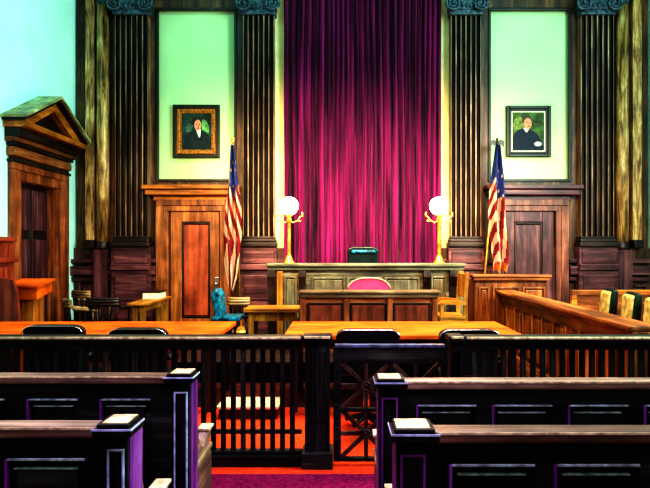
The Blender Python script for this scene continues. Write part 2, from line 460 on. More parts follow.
rf.build('pediment_roof', wood('wood_olive', (.10,.09,.04), (.42,.44,.20), (.80,.90,.52), 'y'), r)
dl = MB(); dl.box(XL-.15, XL-.10, D0+.03, D1-.03, .01, DZ-.03)
dl = dl.build('door_leaf', W('dark'), r)
pn = MB()
for (ya, yb) in ((8.66, 9.06), (9.16, 9.56)):
    for (za, zb) in ((.2, .95), (1.08, 1.75), (1.88, 2.5)):
        pn.box(XL-.11, XL-.075, ya, yb, za, zb, .02)
pn.build('door_panel', W('purple'), dl)
MB().box(XL-.11, XL-.07, 9.095, 9.125, .02, 2.5, .004).build('door_edge_strip', M['chrome'], dl)

# ------------------------------------------------------------------ curtain
Yc = 10.33
def curtain():
    xa, xb = X(285, Yc), X(441, Yc); n = 420; nz = 26; z0, z1 = 1.25, 6.3
    bm = bmesh.new(); rows = []
    ph = [random.uniform(0, 6.28) for _ in range(6)]
    for j in range(nz+1):
        z = z0 + (z1-z0)*j/nz; row = []
        for i in range(n+1):
            u = i/n
            w = u*27 + .6*math.sin(u*11+ph[0]) + .12*math.sin(z*1.3+ph[1]+u*9)
            d = .062*math.sin(2*PI*w) + .024*math.sin(2*PI*w*2+ph[2]+.4*z) + .022*math.sin(u*43+ph[3])
            row.append(bm.verts.new((xa+(xb-xa)*u + .018*math.sin(2*PI*w+1.2), Yc + d, z)))
        rows.append(row)
    for j in range(nz):
        for i in range(n):
            bm.faces.new([rows[j][i], rows[j][i+1], rows[j+1][i+1], rows[j+1][i]]).smooth = True
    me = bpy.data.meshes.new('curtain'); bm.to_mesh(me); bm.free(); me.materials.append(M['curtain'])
    o = bpy.data.objects.new('curtain', me); COL.objects.link(o)
    return tag(o, 'tall crimson magenta pleated velvet curtain hanging behind the judge bench', 'curtain')
curtain()

# ------------------------------------------------------------------ portraits
def ell(cx, cz, rx, rz, y, n=24, a0=0, a1=2*PI):
    return [(cx + rx*math.cos(a0+(a1-a0)*k/n), y, cz + rz*math.sin(a0+(a1-a0)*k/n)) for k in range(n)]
def flat(name, pts, mat, parent):
    m = MB(); m.bm.faces.new([m.bm.verts.new(p) for p in pts]); return m.build(name, mat, parent)
def portrait(a, b, t, bo, ca, cb, ct, cbo, left):
    Yq = 10.40; y = 10.49
    xa, xb, za, zb = X(a, Yq), X(b, Yq), Z(bo, Yq), Z(t, Yq)
    ia, ib, ja, jb = X(ca, Yq), X(cb, Yq), Z(cbo, Yq), Z(ct, Yq)
    lab = ('gilt-framed portrait of a dark-haired man in a dark suit, hung left of the curtain' if left
           else 'dark-framed portrait of an older man in a navy robe, hung right of the curtain')
    r = thing('framed_portrait', lab, 'picture', ((xa+xb)/2, y, za))
    w = (ia - xa)
    f = MB(); f.frame(xa, xb, za, zb, w*.47, 10.43, 10.499, .012); f.build('outer_frame', M['darkfr'], r)
    f = MB(); f.frame(xa+w*.45, xb-w*.45, za+w*.45, zb-w*.45, w*.40, 10.445, 10.499, .015); f.build('inner_frame', M['giltd'] if left else M['darkfr'], r)
    f = MB(); f.frame(xa+w*.8, xb-w*.8, za+w*.8, zb-w*.8, w*.20, 10.46, 10.499, .004); f.build('slip', M['giltd'] if left else M['ivory'], r)
    cv = B(ia, ib, 10.475, 10.497, ja, jb).build('canvas', M['bgdark'] if left else M['bggreen'], r)
    W_, H_ = ib-ia, jb-ja
    def P(u, v, k): return (ia + u*W_, 10.474-.0012*k, jb - v*H_)
    def E(u, v, ru, rv, k, n=24): return [(ia + (u+ru*math.cos(2*PI*i/n))*W_, 10.474-.0012*k, jb - (v+rv*math.sin(2*PI*i/n))*H_) for i in range(n)]
    if left:
        flat('painted_foliage', [P(u, v, 1) for u, v in ((.62,.20),(.70,.17),(.80,.22),(.86,.34),(.88,.50),(.83,.58),(.76,.52),(.66,.46))], M['leafgreen'], cv)
        flat('painted_chair', [P(u, v, 1) for u, v in ((.16,.34),(.24,.28),(.36,.30),(.34,.46),(.22,.52),(.14,.50))], plain('painted_grey_green', (.05,.11,.08), .7, .5, 20), cv)
        flat('painted_suit', [P(u, v, 2) for u, v in ((.05,.998),(.08,.66),(.22,.52),(.40,.44),(.64,.44),(.84,.54),(.93,.70),(.96,.998))], M['suit'], cv)
        flat('painted_shirt', [P(u, v, 3) for u, v in ((.45,.43),(.62,.43),(.60,.62),(.56,.66))], M['ivory'], cv)
        flat('painted_hair', E(.49, .23, .165, .15, 4), M['hair'], cv)
        fc = flat('painted_face', E(.52, .325, .115, .145, 5), M['skin'], cv)
        ey = [(.475, .30), (.57, .30)]; mo = (.525, .405)
    else:
        flat('painted_glow', E(.22, .34, .20, .22, 1), plain('painted_pale_green', (.15,.19,.05), .7, .5, 20), cv)
        flat('painted_robe', [P(u, v, 2) for u, v in ((.01,.998),(.03,.60),(.14,.47),(.34,.40),(.56,.44),(.76,.55),(.92,.76),(.96,.90),(.90,.998))], M['robe'], cv)
        flat('painted_collar', [P(u, v, 3) for u, v in ((.33,.40),(.50,.44),(.44,.52),(.38,.47))], M['ivory'], cv)
        flat('painted_hair', E(.445, .20, .15, .13, 4), M['greyhair'], cv)
        fc = flat('painted_face', E(.47, .295, .12, .145, 5), M['skin'], cv)
        flat('painted_hand', [P(u, v, 6) for u, v in ((.66,.80),(.74,.75),(.86,.76),(.90,.81),(.84,.86),(.72,.86))], M['ivory'], cv)
        ey = [(.44, .26), (.54, .26)]; mo = (.50, .365)
    for (u, v) in ey: flat('painted_eye', E(u, v, .022, .012, 6, 10), M['hair'], cv)
    flat('painted_nose', [P(u, v, 6) for u, v in (((ey[0][0]+ey[1][0])/2, ey[0][1]+.01), ((ey[0][0]+ey[1][0])/2+.02, ey[0][1]+.065), ((ey[0][0]+ey[1][0])/2-.015, ey[0][1]+.065))], plain('painted_shadow', (.32,.13,.07)), cv)
    flat('painted_mouth', E(mo[0], mo[1], .045, .009, 6, 10), M['red'], cv)
portrait(172, 219, 104, 157.5, 180.5, 212, 112, 150, True)
portrait(507, 552, 105, 156.5, 513.5, 546.5, 111, 151, False)

# ------------------------------------------------------------------ judge's bench
Yj = 8.85
xa, xb = X(265, 8.75), X(467, 8.75); zt = Z(263.5, 8.75)
r = thing('judge_bench', 'long grey-green panelled judge bench with a projecting top below the curtain', 'judge bench', (0.38, Yj, dz))
m = MB(); m.box(xa, xb, 8.75, 9.12, zt-.045, zt, .012); m.box(xa+.03, xb-.03, 8.79, 9.08, zt-.10, zt-.045, .012)
m.build('worktop', wood('wood_benchtop', (.05,.05,.035), (.19,.18,.12), (.42,.40,.28), 'x'), r)
m = MB(); m.box(xa+.08, xb-.08, 8.86, 9.06, dz, zt-.095, .005); m.build('front', W('grey', 'x'), r)
for (a, b, t, bo) in ((311, 345, 277, 300), (384, 420, 277, 300), (347, 382, 277, 300)):
    m = MB(); m.frame(X(a, Yj), X(b, Yj), Z(bo+16, Yj), Z(t, Yj), .035, 8.83, 8.87, .01)
    m.box(X(a, Yj)+.045, X(b, Yj)-.045, 8.845, 8.87, Z(bo+14, Yj), Z(t+3, Yj), .012)
    m.build('panel', W('grey'), r)
for (a, b) in ((284, 297), (431, 446)):
    m = MB(); m.frame(X(a, Yj), X(b, Yj), dz+.1, Z(276, Yj), .03, 8.83, 8.87, .01)
    m.box(X(a, Yj)+.04, X(b, Yj)-.04, 8.845, 8.87, dz+.13, Z(279, Yj), .012)
    m.build('panel', W('grey'), r)
for (a, b) in ((268, 276), (299, 306), (423, 430), (449, 457)):   # scrolled console brackets
    x0, x1 = X(a, Yj), X(b, Yj)
    m = MB(); m.prism([(8.87, dz+.05), (8.80, dz+.05), (8.82, .8), (8.80, 1.05), (8.73, 1.2), (8.74, zt-.10), (8.87, zt-.10)], 'x', x0, x1)
    m.build('console_bracket', W('dark'), r)
for (a, b) in ((277, 283), (459, 464)):
    B(X(a, Yj), X(b, Yj), 8.82, 8.87, dz+.05, Z(271, Yj), .01).build('stile', W('yellow') if a < 400 else W('grey'), r)

# ------------------------------------------------------------------ lamps on the bench
def lamp(px, label):
    Yl = 8.95; x = X(px, Yl); zb = zt; zc = Z(206, Yl)
    r = thing('globe_lamp', label, 'lamp', (x, Yl, zb), 'brass globe lamps on the judge bench')
    MB().lathe([(.085, zb), (.085, zb+.02), (.06, zb+.04), (.045, zb+.09), (.033, zb+.12)], x, Yl).build('base', M['brass'], r)
    MB().lathe([(.030, zb+.11), (.028, zb+.4), (.026, zc-.22), (.045, zc-.20), (.03, zc-.17), (.06, zc-.14), (.045, zc-.115)], x, Yl).build('pole', M['brass'], r)
    for s in (-1, 1):
        pt = [(x, Yl, zc-.20), (x+s*.06, Yl, zc-.25), (x+s*.13, Yl, zc-.22), (x+s*.17, Yl, zc-.16), (x+s*.20, Yl, zc-.15)]
        a = MB(); a.tube(pt, .010, 6); a.tube([(x+s*.20, Yl, zc-.16), (x+s*.20, Yl, zc-.09)], [.018, .008], 8)
        a.tube([(x+s*.13, Yl, zc-.22), (x+s*.16, Yl, zc-.235), (x+s*.18, Yl, zc-.21)], .007, 6)
        a.build('scroll_arm', M['brass'], r)
    MB().ball((x, Yl, zc), .138, seg=24).build('globe', M['globe'], r)
lamp(289, 'lit globe lamp on a brass pole on the left end of the judge bench')
lamp(439, 'lit globe lamp on a brass pole on the right end of the judge bench')

# ------------------------------------------------------------------ judge chair, clerk chair
def swivel(name, label, x, y, zf, w, zs, ztop, bmat, rnd=.3, group=None):
    r = thing(name, label, 'chair', (x, y, zf), group)
    b = MB(); pts = []
    h0, h1 = zs+.06, ztop; hw = w/2; rr = min(rnd, hw*.95, (h1-h0)*.9)
    pts = [(x-hw*.92, h0), (x+hw*.92, h0)]
    for k in range(9): an = k/8*PI/2; pts.append((x+hw-rr+rr*math.cos(an), h1-rr*.6+rr*.6*math.sin(an)))
    for k in range(9): an = PI/2+k/8*PI/2; pts.append((x-hw+rr+rr*math.cos(an), h1-rr*.6+rr*.6*math.sin(an)))
    b.prism(pts, 'y', y, y+.10)
    bo = b.build('backrest', bmat, r)
    md = bo.modifiers.new('bevel', 'BEVEL'); md.width = .02; md.segments = 3; md.limit_method = 'ANGLE'
    return r, pts
def finish_swivel(r, x, y, zf, w, zs, bmat, sgn=1):
    MB().box(x-w/2+.02, x+w/2-.02, y+.08 if sgn > 0 else y-.44, y+.52 if sgn > 0 else y, zs-.05, zs+.05, .03).build('seat', bmat, r)
    yc = y + .3*sgn
    MB().lathe([(.03, zf+.10), (.03, zs-.05)], x, yc, 10).build('column', M['chrome'], r)
    for k in range(5):
        an = 2*PI*k/5+.3
        MB().tube([(x, yc, zf+.11), (x+.2*math.cos(an), yc+.2*math.sin(an), zf+.05)], [.03, .018], 6).build('base_spoke', M['black'], r)
    for s in (-1, 1):
        MB().tube([(x+s*(w/2-.02), yc, zs), (x+s*(w/2+.01), yc, zs+.2), (x+s*(w/2+.01), yc-.14*sgn, zs+.22), (x+s*(w/2), yc-.24*sgn, zs+.2)], .02, 6).build('armrest', M['black'], r)
# judge
Yg = 9.62
r, p = swivel('judge_chair', 'dark teal leather swivel chair behind the judge bench in front of the curtain', X(363, Yg), Yg, dz, .50, dz+.55, Z(246.5, Yg), M['tealdk'], .12)
finish_swivel(r, X(363, Yg), Yg, dz, .50, dz+.55, M['tealdk'], -1)
MB().tube([(X(351, Yg), Yg-.01, Z(252.5, Yg)), (X(353, Yg), Yg-.02, Z(251.5, Yg)), (X(373, Yg), Yg-.02, Z(251.5, Yg)), (X(375, Yg), Yg-.01, Z(252.5, Yg))], .032, 10).build('teal_highlight', M['teal'], r)  # teal strip standing in for the highlight on the dark backrest
# clerk
Yk = 8.5
r, p = swivel('clerk_chair', 'rose pink rounded chair back between the clerk desk and the judge bench', X(369, Yk), Yk, dz, .60, dz+.42, Z(278, Yk), M['pink'], .26)
finish_swivel(r, X(369, Yk), Yk, dz, .46, dz+.42, M['pink'], -1)
bo = [c for c in r.children if c.name.startswith('backrest')][0]
MB().tube([(q[0], Yk-.005, q[1]) for q in p[2:]], .012, 6).build('piping', M['white'], bo)

# ------------------------------------------------------------------ clerk's desk
Yd = 7.75
xa, xb = X(299, Yd), X(441, Yd); zt2 = Z(291, Yd)
r = thing('clerk_desk', 'reddish brown panelled clerk desk standing before the judge bench', 'desk', ((xa+xb)/2, Yd, dz))
m = MB(); m.box(xa, xb, 7.74, 8.02, zt2-.035, zt2, .012); m.box(xa+.02, xb-.02, 7.77, 8.0, zt2-.09, zt2-.035, .015)
m.build('desktop', wood('wood_desktop', (.06,.03,.015), (.24,.15,.08), (.50,.36,.22), 'x'), r)
B(xa+.04, xb-.04, 7.83, 7.98, dz, zt2-.085, .006).build('body', W('desk', 'x'), r)
for (a, b) in ((307, 343), (350, 387), (393, 431)):
    m = MB(); m.frame(X(a, 7.8), X(b, 7.8), dz+.15, Z(303, 7.8), .025, 7.81, 7.84, .008)
    fo = m.build('panel_moulding', W('dark'), r)
    B(X(a, 7.8)+.03, X(b, 7.8)-.03, 7.82, 7.84, dz+.18, Z(305.5, 7.8), .012).build('panel', W('panel'), r)
for a in (302.5, 346.5, 390, 435):
    B(X(a, 7.8)-.035, X(a, 7.8)+.035, 7.80, 7.84, dz+.02, zt2-.09, .01).build('stile', W('desk'), r)

# ------------------------------------------------------------------ tables
def table(name, label, x0, x1, y0, y1, zf, ztop, topm, legm, th=.045, lw=.07, apron=.10, cat='table', group=None):
    r = thing(name, label, cat, ((x0+x1)/2, (y0+y1)/2, zf), group)
    B(x0, x1, y0, y1, ztop-th, ztop, .01).build('tabletop', topm, r)
    i = .06
    for (lx, ly) in ((x0+i, y0+i), (x1-i-lw, y0+i), (x0+i, y1-i-lw), (x1-i-lw, y1-i-lw)):
        B(lx, lx+lw, ly, ly+lw, zf, ztop-th, .008).build('leg', legm, r)
    m = MB(); e = .012
    m.box(x0+i+e, x1-i-e, y0+i+e, y0+i+.04, ztop-th-apron, ztop-th); m.box(x0+i+e, x1-i-e, y1-i-.04, y1-i-e, ztop-th-apron, ztop-th)
    m.box(x0+i+e, x0+i+.04, y0+i+.04, y1-i-.04, ztop-th-apron, ztop-th); m.box(x1-i-.04, x1-i-e, y0+i+.04, y1-i-.04, ztop-th-apron, ztop-th)
    m.build('apron', legm, r)
    return r
table('counsel_table', 'long orange wooden counsel table on the left behind the bar railing', -3.95, -1.2, 5.85, 6.95, 0, .77, W('table', 'x'), W('dark'), group=None)
table('counsel_table', 'long orange wooden counsel table on the right in front of the clerk desk', -.55, 1.80, 5.85, 6.95, 0, .77, W('table', 'x'), W('dark'), group=None)
table('side_table', 'plain yellow oak side table left of the clerk desk', X(243, 8.05), X(299, 8.05), 8.05, 8.62, dz, Z(309, 8.05), W('yellow', 'x'), W('yellow'), th=.05, apron=.12)
table('side_table', 'narrow brown side table holding a pale box near the left back door', -3.06, -2.76, 8.6, 9.9, 0, .83, W('yellow', 'y'), W('yellow'), th=.04, apron=.09)
bx = thing('paper_box', 'pale cardboard box lying on the narrow side table at left', 'box', (-2.92, 9.45, .83))
B(-3.06, -2.80, 9.3, 9.65, .83, .93, .006).build('box_body', M['paper'], bx)
B(-3.07, -2.79, 9.29, 9.66, .925, .95, .006).build('lid', W('dark', 'x'), bx)
st = thing('wooden_step', 'pale low wooden step on the floor in the gap between the counsel tables', 'step', (-.87, 5.85, 0))
B(-1.17, -.58, 5.66, 6.05, .095, .12, .006).build('tread', M['ivoryedge'], st)
B(-1.15, -.60, 5.69, 6.03, 0, .095).build('riser', W('dark', 'x'), st)

# ------------------------------------------------------------------ counsel chairs behind the railing
def counsel(x, y, w, ztop, label):
    r, p = swivel('counsel_chair', label, x, y, 0, w, .46, ztop, M['black'], .10, 'black counsel chairs at the orange tables')
    finish_swivel(r, x, y, 0, w, .46, M['black'], 1)
    bo = [c for c in r.children if c.name.startswith('backrest')][0]
    MB().tube([(q[0], y-.006, q[1]-.006) for q in p[2:]], .005, 6).build('piping', M['chrome'], bo)
Yh = 5.15
for a, b, t, lab in ((22, 82, 325.5, 'black rounded chair back at the left table, nearest the left edge'),
                     (108, 166, 328.5, 'black rounded chair back at the left table, nearer the aisle gate'),
                     (336, 400, 329.5, 'black rounded chair back at the right table, directly above the lattice gate'),
                     (440, 500, 329.5, 'black rounded chair back at the right table, above the right hand railing')):
    counsel((X(a, Yh)+X(b, Yh))/2, Yh, X(b, Yh)-X(a, Yh), Z(t, Yh), lab)

# ------------------------------------------------------------------ spindle chairs
def spindle_chair(name, label, loc, rot, w, h, mat, crest_m, seat_h=.45, arms=True):
    r = thing(name, label, 'chair', (0, 0, 0))
    n = 8
    pts = []
    for k in range(13):
        an = PI*(.12 + .76*k/12); pts.append((w*.5*math.cos(an)/math.cos(PI*.12), -.20+.0-.10*(math.sin(an)-.4), h-.05))
    c = MB()
    for dzz, rr in ((0, .028), (.04, .03), (.075, .024)): c.tube([(q[0], q[1], q[2]+dzz-.04) for q in pts], rr, 8)
    c.build('crest_rail', crest_m, r)
    for k in range(n):
        q = pts[1 + int(round(k*10/(n-1)))]
        MB().tube([(q[0]*.88, q[1]+.03, seat_h), (q[0], q[1], h-.07)], .010, 6).build('spindle', mat, r)
    B(-w/2, w/2, -.24, .24, seat_h-.04, seat_h, .015).build('seat', mat, r)
    for sx in (-1, 1):
        for sy in (-1, 1):
            MB().tube([(sx*(w/2-.06), sy*.17, seat_h-.03), (sx*(w/2-.01), sy*.23, 0)], [.022, .016], 8).build('leg', mat, r)
        if arms:
            a = MB(); a.tube([(sx*w*.49, -.17, h-.13), (sx*w*.5, .02, h-.16), (sx*w*.5, .2, h-.18)], .024, 8)
            a.tube([(sx*w*.48, .17, seat_h), (sx*w*.5, .18, h-.18)], .014, 6)
            a.build('armrest', crest_m, r)
    r.location = loc; r.rotation_euler = (0, 0, rot)
    return r
spindle_chair('spindle_chair', 'dark spindle-back armchair with its back to us left of the narrow side table', (X(106, 8.5), 8.62, 0), 0, .44, .92, W('dark'), W('dark', 'x'))
spindle_chair('spindle_chair', 'dark armchair with pale rail, closest to the left wall door', (X(80, 8.9), 9.0, 0), -1.0, .42, .86, W('dark'), M['tanwood'])  # crest rail and arms in a paler tan wood
spindle_chair('spindle_chair', 'dark armchair with pale rail, against the back wall panelling', (X(92, 9.85), 9.85, 0), -.5, .42, .93, W('dark'), M['tanwood'])
spindle_chair('spindle_chair', 'small tan spindle-back chair under the left flag', (X(241, 9.05), 9.05, dz), 0, .30, .64, W('dark'), M['tanwood'], seat_h=.38, arms=False)

# teal side chair (faces right)
x0 = X(212, 8.3); Yt = 8.3
r = thing('teal_chair', 'teal leather office chair turned sideways in front of the left back door', 'chair', (x0+.22, Yt, dz))
m = MB(); m.prism([(x0+.06, dz+.42), (x0+.05, dz+.56), (x0+.015, dz+.70), (x0+.015, dz+.77), (x0+.06, dz+.815), (x0+.12, dz+.80), (x0+.155, dz+.73), (x0+.165, dz+.6), (x0+.175, dz+.50), (x0+.18, dz+.42)], 'y', Yt-.17, Yt+.17)
bo = m.build('backrest', M['teal'], r); md = bo.modifiers.new('bevel', 'BEVEL'); md.width = .03; md.segments = 3; md.limit_method = 'ANGLE'
B(x0+.03, x0+.42, Yt-.21, Yt+.21, dz+.38, dz+.44, .025).build('seat', M['teal'], r)
MB().lathe([(.03, dz+.1), (.03, dz+.41)], x0+.22, Yt, 10).build('column', M['chrome'], r)
for k in range(5):
    an = 2*PI*k/5
    MB().tube([(x0+.22, Yt, dz+.12), (x0+.22+.24*math.cos(an), Yt+.24*math.sin(an), dz+.03)], [.035, .025], 6).build('base_spoke', M['teal'], r)

# yellow wooden armchair (side on) at right
Ya = 8.1; xr = X(465.5, Ya); xl = X(440, Ya)
r = thing('wooden_armchair', 'orange-yellow wooden armchair with a tall back, side-on right of the clerk desk', 'chair', ((xl+xr)/2, Ya+.25, dz))
for k, yy in enumerate((Ya, Ya+.5)):
    m = MB(); m.prism([(xr-.03, dz), (xr+.03, dz), (xr+.025, .9), (xr+.045, Z(272, Ya)), (xr-.0, Z(272, Ya)), (xr-.03, .9)], 'y', yy-.025, yy+.025); m.build('back_post', W('yellow'), r)
    B(xl, xl+.05, yy-.025, yy+.025, dz, .90, .006).build('leg', W('yellow'), r)
    m = MB(); m.prism([(xl-.03, .86), (xl, .90), (xl+.12, .915), (xr, .895), (xr, .845), (xl+.1, .86)], 'y', yy-.035, yy+.035); m.build('armrest', W('yellow', 'x'), r)
    B(xl+.03, xr, yy-.02, yy+.02, .52, .56, .006).build('stretcher', W('yellow', 'x'), r)
    B(xl+.03, xr, yy-.02, yy+.02, .62, .66, .006).build('seat_rail', W('yellow', 'x'), r)
B(xl-.01, xr, Ya-.03, Ya+.53, .66, .70, .01).build('seat', W('yellow', 'x'), r)
B(xr-.01, xr+.02, Ya+.03, Ya+.47, .95, Z(274, Ya), .008).build('back_panel', W('yellow'), r)

# ------------------------------------------------------------------ witness stand
Yw = 9.1
xa, xb = X(472, Yw), X(551, Yw); zw = Z(274.5, Yw)
r = thing('witness_stand', 'orange-brown panelled witness stand right of the judge bench by the flag', 'witness stand', ((xa+xb)/2, Yw, 0))
m = MB(); m.box(xa, xb, 9.04, 9.30, zw-.04, zw, .012); m.box(xa+.02, xb-.02, 9.07, 9.28, zw-.09, zw-.04, .012)
m.build('cap', W('jury', 'x'), r)
m = MB(); m.box(xa+.05, xb-.05, 9.14, 9.26, 0, zw-.085, .006); m.box(xa+.05, xa+.12, 9.26, 9.75, 0, zw-.085, .006); m.box(xb-.12, xb-.05, 9.26, 9.75, 0, zw-.085, .006)
m.build('body', W('jury'), r)
for a, b in ((479, 490), (493, 520), (523, 546)):
    m = MB(); m.frame(X(a, Yw), X(b, Yw), .15, Z(287, Yw), .03, 9.11, 9.145, .008); m.box(X(a, Yw)+.05, X(b, Yw)-.05, 9.12, 9.145, .22, Z(290, Yw), .012)
    m.build('panel', W('jury'), r)

# ------------------------------------------------------------------ jury box
xj = 2.42
r = thing('jury_rail', 'long orange-brown panelled jury box front running towards us at right', 'jury box', (xj, 6.7, 0))
m = MB(); m.box(xj-.13, xj+.15, 4.75, 8.92, .955, 1.0, .015); m.box(xj-.09, xj+.10, 4.78, 8.89, .915, .955, .012)
m.build('cap_rail', W('jury', 'y'), r)
B(xj-.03, xj+.05, 4.80, 8.86, 0, .92).build('body', W('jury'), r)
m = MB(); m.box(xj-.055, xj-.02, 4.80, 8.86, .80, .915, .006); m.box(xj-.055, xj-.02, 4.80, 8.86, 0, .16, .006)
m.build('ledge', W('jury', 'y'), r)
n = 11; L = (8.86-4.80)/n
for k in range(n):
    ya = 4.80+k*L
    B(xj-.055, xj-.02, ya-.0, ya+.06, .16, .80, .006).build('stile', W('orange'), r)
    B(xj-.045, xj-.02, ya+.11, ya+L-.05, .22, .75, .012).build('panel', W('jury'), r)
B(xj-.10, xj+.09, 8.78, 8.93, 0, .955, .01).build('corner_post', W('jury'), r)
B(xj-.10, xj+.09, 4.74, 4.88, 0, .955, .01).build('corner_post', W('jury'), r)
# end panel
x0 = X(571, 8.9)
r = thing('jury_end_panel', 'low orange framed panel closing the far end of the jury box', 'panel', (x0+.9, 8.9, 0))
m = MB(); m.box(x0, 5.3, 8.86, 8.94, .92, 1.0, .01); m.box(x0, x0+.08, 8.86, 8.94, 0, .92, .01); m.build('frame', W('orange', 'x'), r)
B(x0+.07, 5.3, 8.885, 8.93, 0, .925).build('panel', W('jury', 'x'), r)
jf = B(2.55, XR, 4.9, 8.8, 0, .10).build('floor_jury', M['redcarp']); struct(jf)
# jury chairs facing left
def jury_chair(Yq, label):
    x = 3.55; zf = .10; t = 1.075
    r = thing('jury_chair', label, 'chair', (x, Yq, zf), 'leather swivel chairs in the jury box')
    m = MB(); m.prism([(x-.05, zf+.42), (x-.02, .75), (x+.01, t-.04), (x+.04, t), (x+.09, t), (x+.10, t-.05), (x+.08, .75), (x+.06, zf+.42)], 'y', Yq-.23, Yq+.23)
    bo = m.build('backrest', M['dkgreen'], r); md = bo.modifiers.new('bevel', 'BEVEL'); md.width = .02; md.segments = 2; md.limit_method = 'ANGLE'
    m = MB(); m.prism([(x-.08, zf+.45), (x-.05, .75), (x-.03, t-.05), (x+.03, t-.02), (x+.02, .75), (x-.02, zf+.45)], 'y', Yq-.21, Yq+.20)
    co = m.build('back_cushion', M['tan'], r); md = co.modifiers.new('bevel', 'BEVEL'); md.width = .02; md.segments = 2; md.limit_method = 'ANGLE'
    B(x-.45, x-.02, Yq-.22, Yq+.22, zf+.38, zf+.46, .03).build('seat', M['tan'], r)
    MB().lathe([(.03, zf+.05), (.03, zf+.39)], x-.22, Yq, 10).build('column', M['chrome'], r)
    MB().lathe([(.24, zf), (.24, zf+.02), (.06, zf+.06), (.04, zf+.08)], x-.22, Yq, 16).build('base', M['black'], r)
    r.rotation_euler = (0, 0, math.radians(-11))
    return r
jury_chair(8.0, 'cream and green jury chair farthest from us, beside the orange end panel')
jury_chair(7.38, 'cream and green jury chair in the middle of the visible three')
jury_chair(6.82, 'cream jury chair cut by the right edge of the photo')

# ------------------------------------------------------------------ flags
def flag(label, top, bot, Yf, zfoot, outline, side, eagle):
    # outline: list of (py, left px, right px) for the hanging cloth
    xt, zt_ = X(top[0], Yf), Z(top[1], Yf); xb_, zb_ = X(bot[0], Yf), Z(bot[1], Yf)
    k = (zfoot+.06 - zt_)/(zb_-zt_); xf = xt+(xb_-xt)*k
    r = thing('flag', label, 'flag', (xf, Yf, zfoot), 'national flags on poles beside the bench')
    MB().lathe([(.17, zfoot), (.17, zfoot+.03), (.08, zfoot+.06), (.035, zfoot+.10)], xf, Yf).build('base', M['brass'], r)
    MB().tube([(xf, Yf, zfoot+.05), (xt, Yf, zt_)], .017, 10).build('pole', M['brass'], r)
    fm = MB()
    if eagle:
        fm.ball((xt, Yf, zt_+.05), (.03, .03, .05)); fm.ball((xt, Yf-.02, zt_+.11), (.022, .026, .022))
        for s in (-1, 1):
            fm.prism([(xt, zt_+.07), (xt+s*.06, zt_+.11), (xt+s*.12, zt_+.08), (xt+s*.11, zt_-.02), (xt+s*.07, zt_+.03), (xt+s*.03, zt_+.0)], 'y', Yf-.012, Yf+.012)
        fm.build('eagle_finial', M['darkfr'], r)
    else:
        fm.ball((xt, Yf, zt_+.02), (.032, .032, .032)); fm.lathe([(.02, zt_-.05), (.028, zt_-.02), (.02, zt_)], xt, Yf, 10); fm.build('finial', M['brass'], r)
    nr, nc = 90, 36
    bm = bmesh.new(); g = []
    py0, py1 = outline[0][0], outline[-1][0]
    def lr(py):
        for (a, l0, r0), (b, l1, r1) in zip(outline, outline[1:]):
            if a <= py <= b:
                t = (py-a)/(b-a); return l0+(l1-l0)*t, r0+(r1-r0)*t
        return outline[-1][1], outline[-1][2]
    for i in range(nr+1):
        py = py0+(py1-py0)*i/nr; l, rr = lr(py); row = []
        for j in range(nc+1):
            c = j/nc
            dd = .075*math.sin(c*PI*4.0+.9*math.sin(i*.05)) + .018*math.sin(c*17+i*.09)
            sag = 3.0*math.sin(c*PI*4+1.0)*min(1, i/20)
            row.append(bm.verts.new((X(l+(rr-l)*c, Yf), Yf-.085+dd, Z(py+sag, Yf))))
        g.append(row)
    for i in range(nr):
        for j in range(nc):
            f = bm.faces.new([g[i][j], g[i][j+1], g[i+1][j+1], g[i+1][j]]); f.smooth = True
            v = i/nr; c = j/nc
            if side > 0:      # right hand flag: canton hangs over the right half, two folds of stripes
                if v < .34 + .22*max(0, c-.35) and not (c < .30 and v > .27):
                    mi = 2
                    if i % 7 in (2, 3) and (j + 4*((i//7) % 2)) % 9 in (3, 4) and i > 10 and c > .3: mi = 0
                elif c < .42:
                    mi = int((v*12.5 + c*4)) % 2
                else:
                    mi = int((c*7.0 + v*2.6 + 1)) % 2
                if v > .935 and c < .97: mi = 3
            else:             # left hand flag: a narrow canton at the top, stripes sweeping down to the left
                if v < .33 - .1*abs(c-.5) and c > .15:
                    mi = 2
                    if i % 7 in (2, 3) and (j + 4*((i//7) % 2)) % 9 in (3, 4) and i > 6: mi = 0
                else:
                    mi = int((v*12 - c*5.0 + 8)) % 2
                    if v > .66: mi = int(c*4.2 + v*4 + 1) % 2
            f.material_index = mi
    me = bpy.data.meshes.new('cloth'); bm.to_mesh(me); bm.free()
    for m_ in (M['white'], M['red'], M['navy'], wood('gold_fringe', (.3,.06,.01), (.6,.16,.03), (.8,.35,.08))): me.materials.append(m_)
    o = bpy.data.objects.new('cloth', me); COL.objects.link(o); o.parent = r
    for v_ in me.vertices: v_.co -= Vector((xf, Yf, zfoot))
flag('stars and stripes flag on a brass pole left of the judge bench', (233, 140), (240, 297), 9.72, dz,
     [(146, 231.5, 235), (165, 230, 237), (185, 228.5, 239), (205, 226, 241.5), (230, 224.5, 242.5), (250, 225, 241), (262, 226, 240), (276, 228, 238.5), (289, 231, 234.5)], -1, False)
flag('stars and stripes flag with eagle finial behind the witness stand', (497, 146), (485, 272), 9.95, 0,
     [(146, 495, 498.5), (165, 492, 501), (185, 489.5, 504), (205, 487.5, 505), (228, 486.5, 506), (238, 489, 506.5), (258, 490.5, 507), (272, 491, 504)], 1, True)

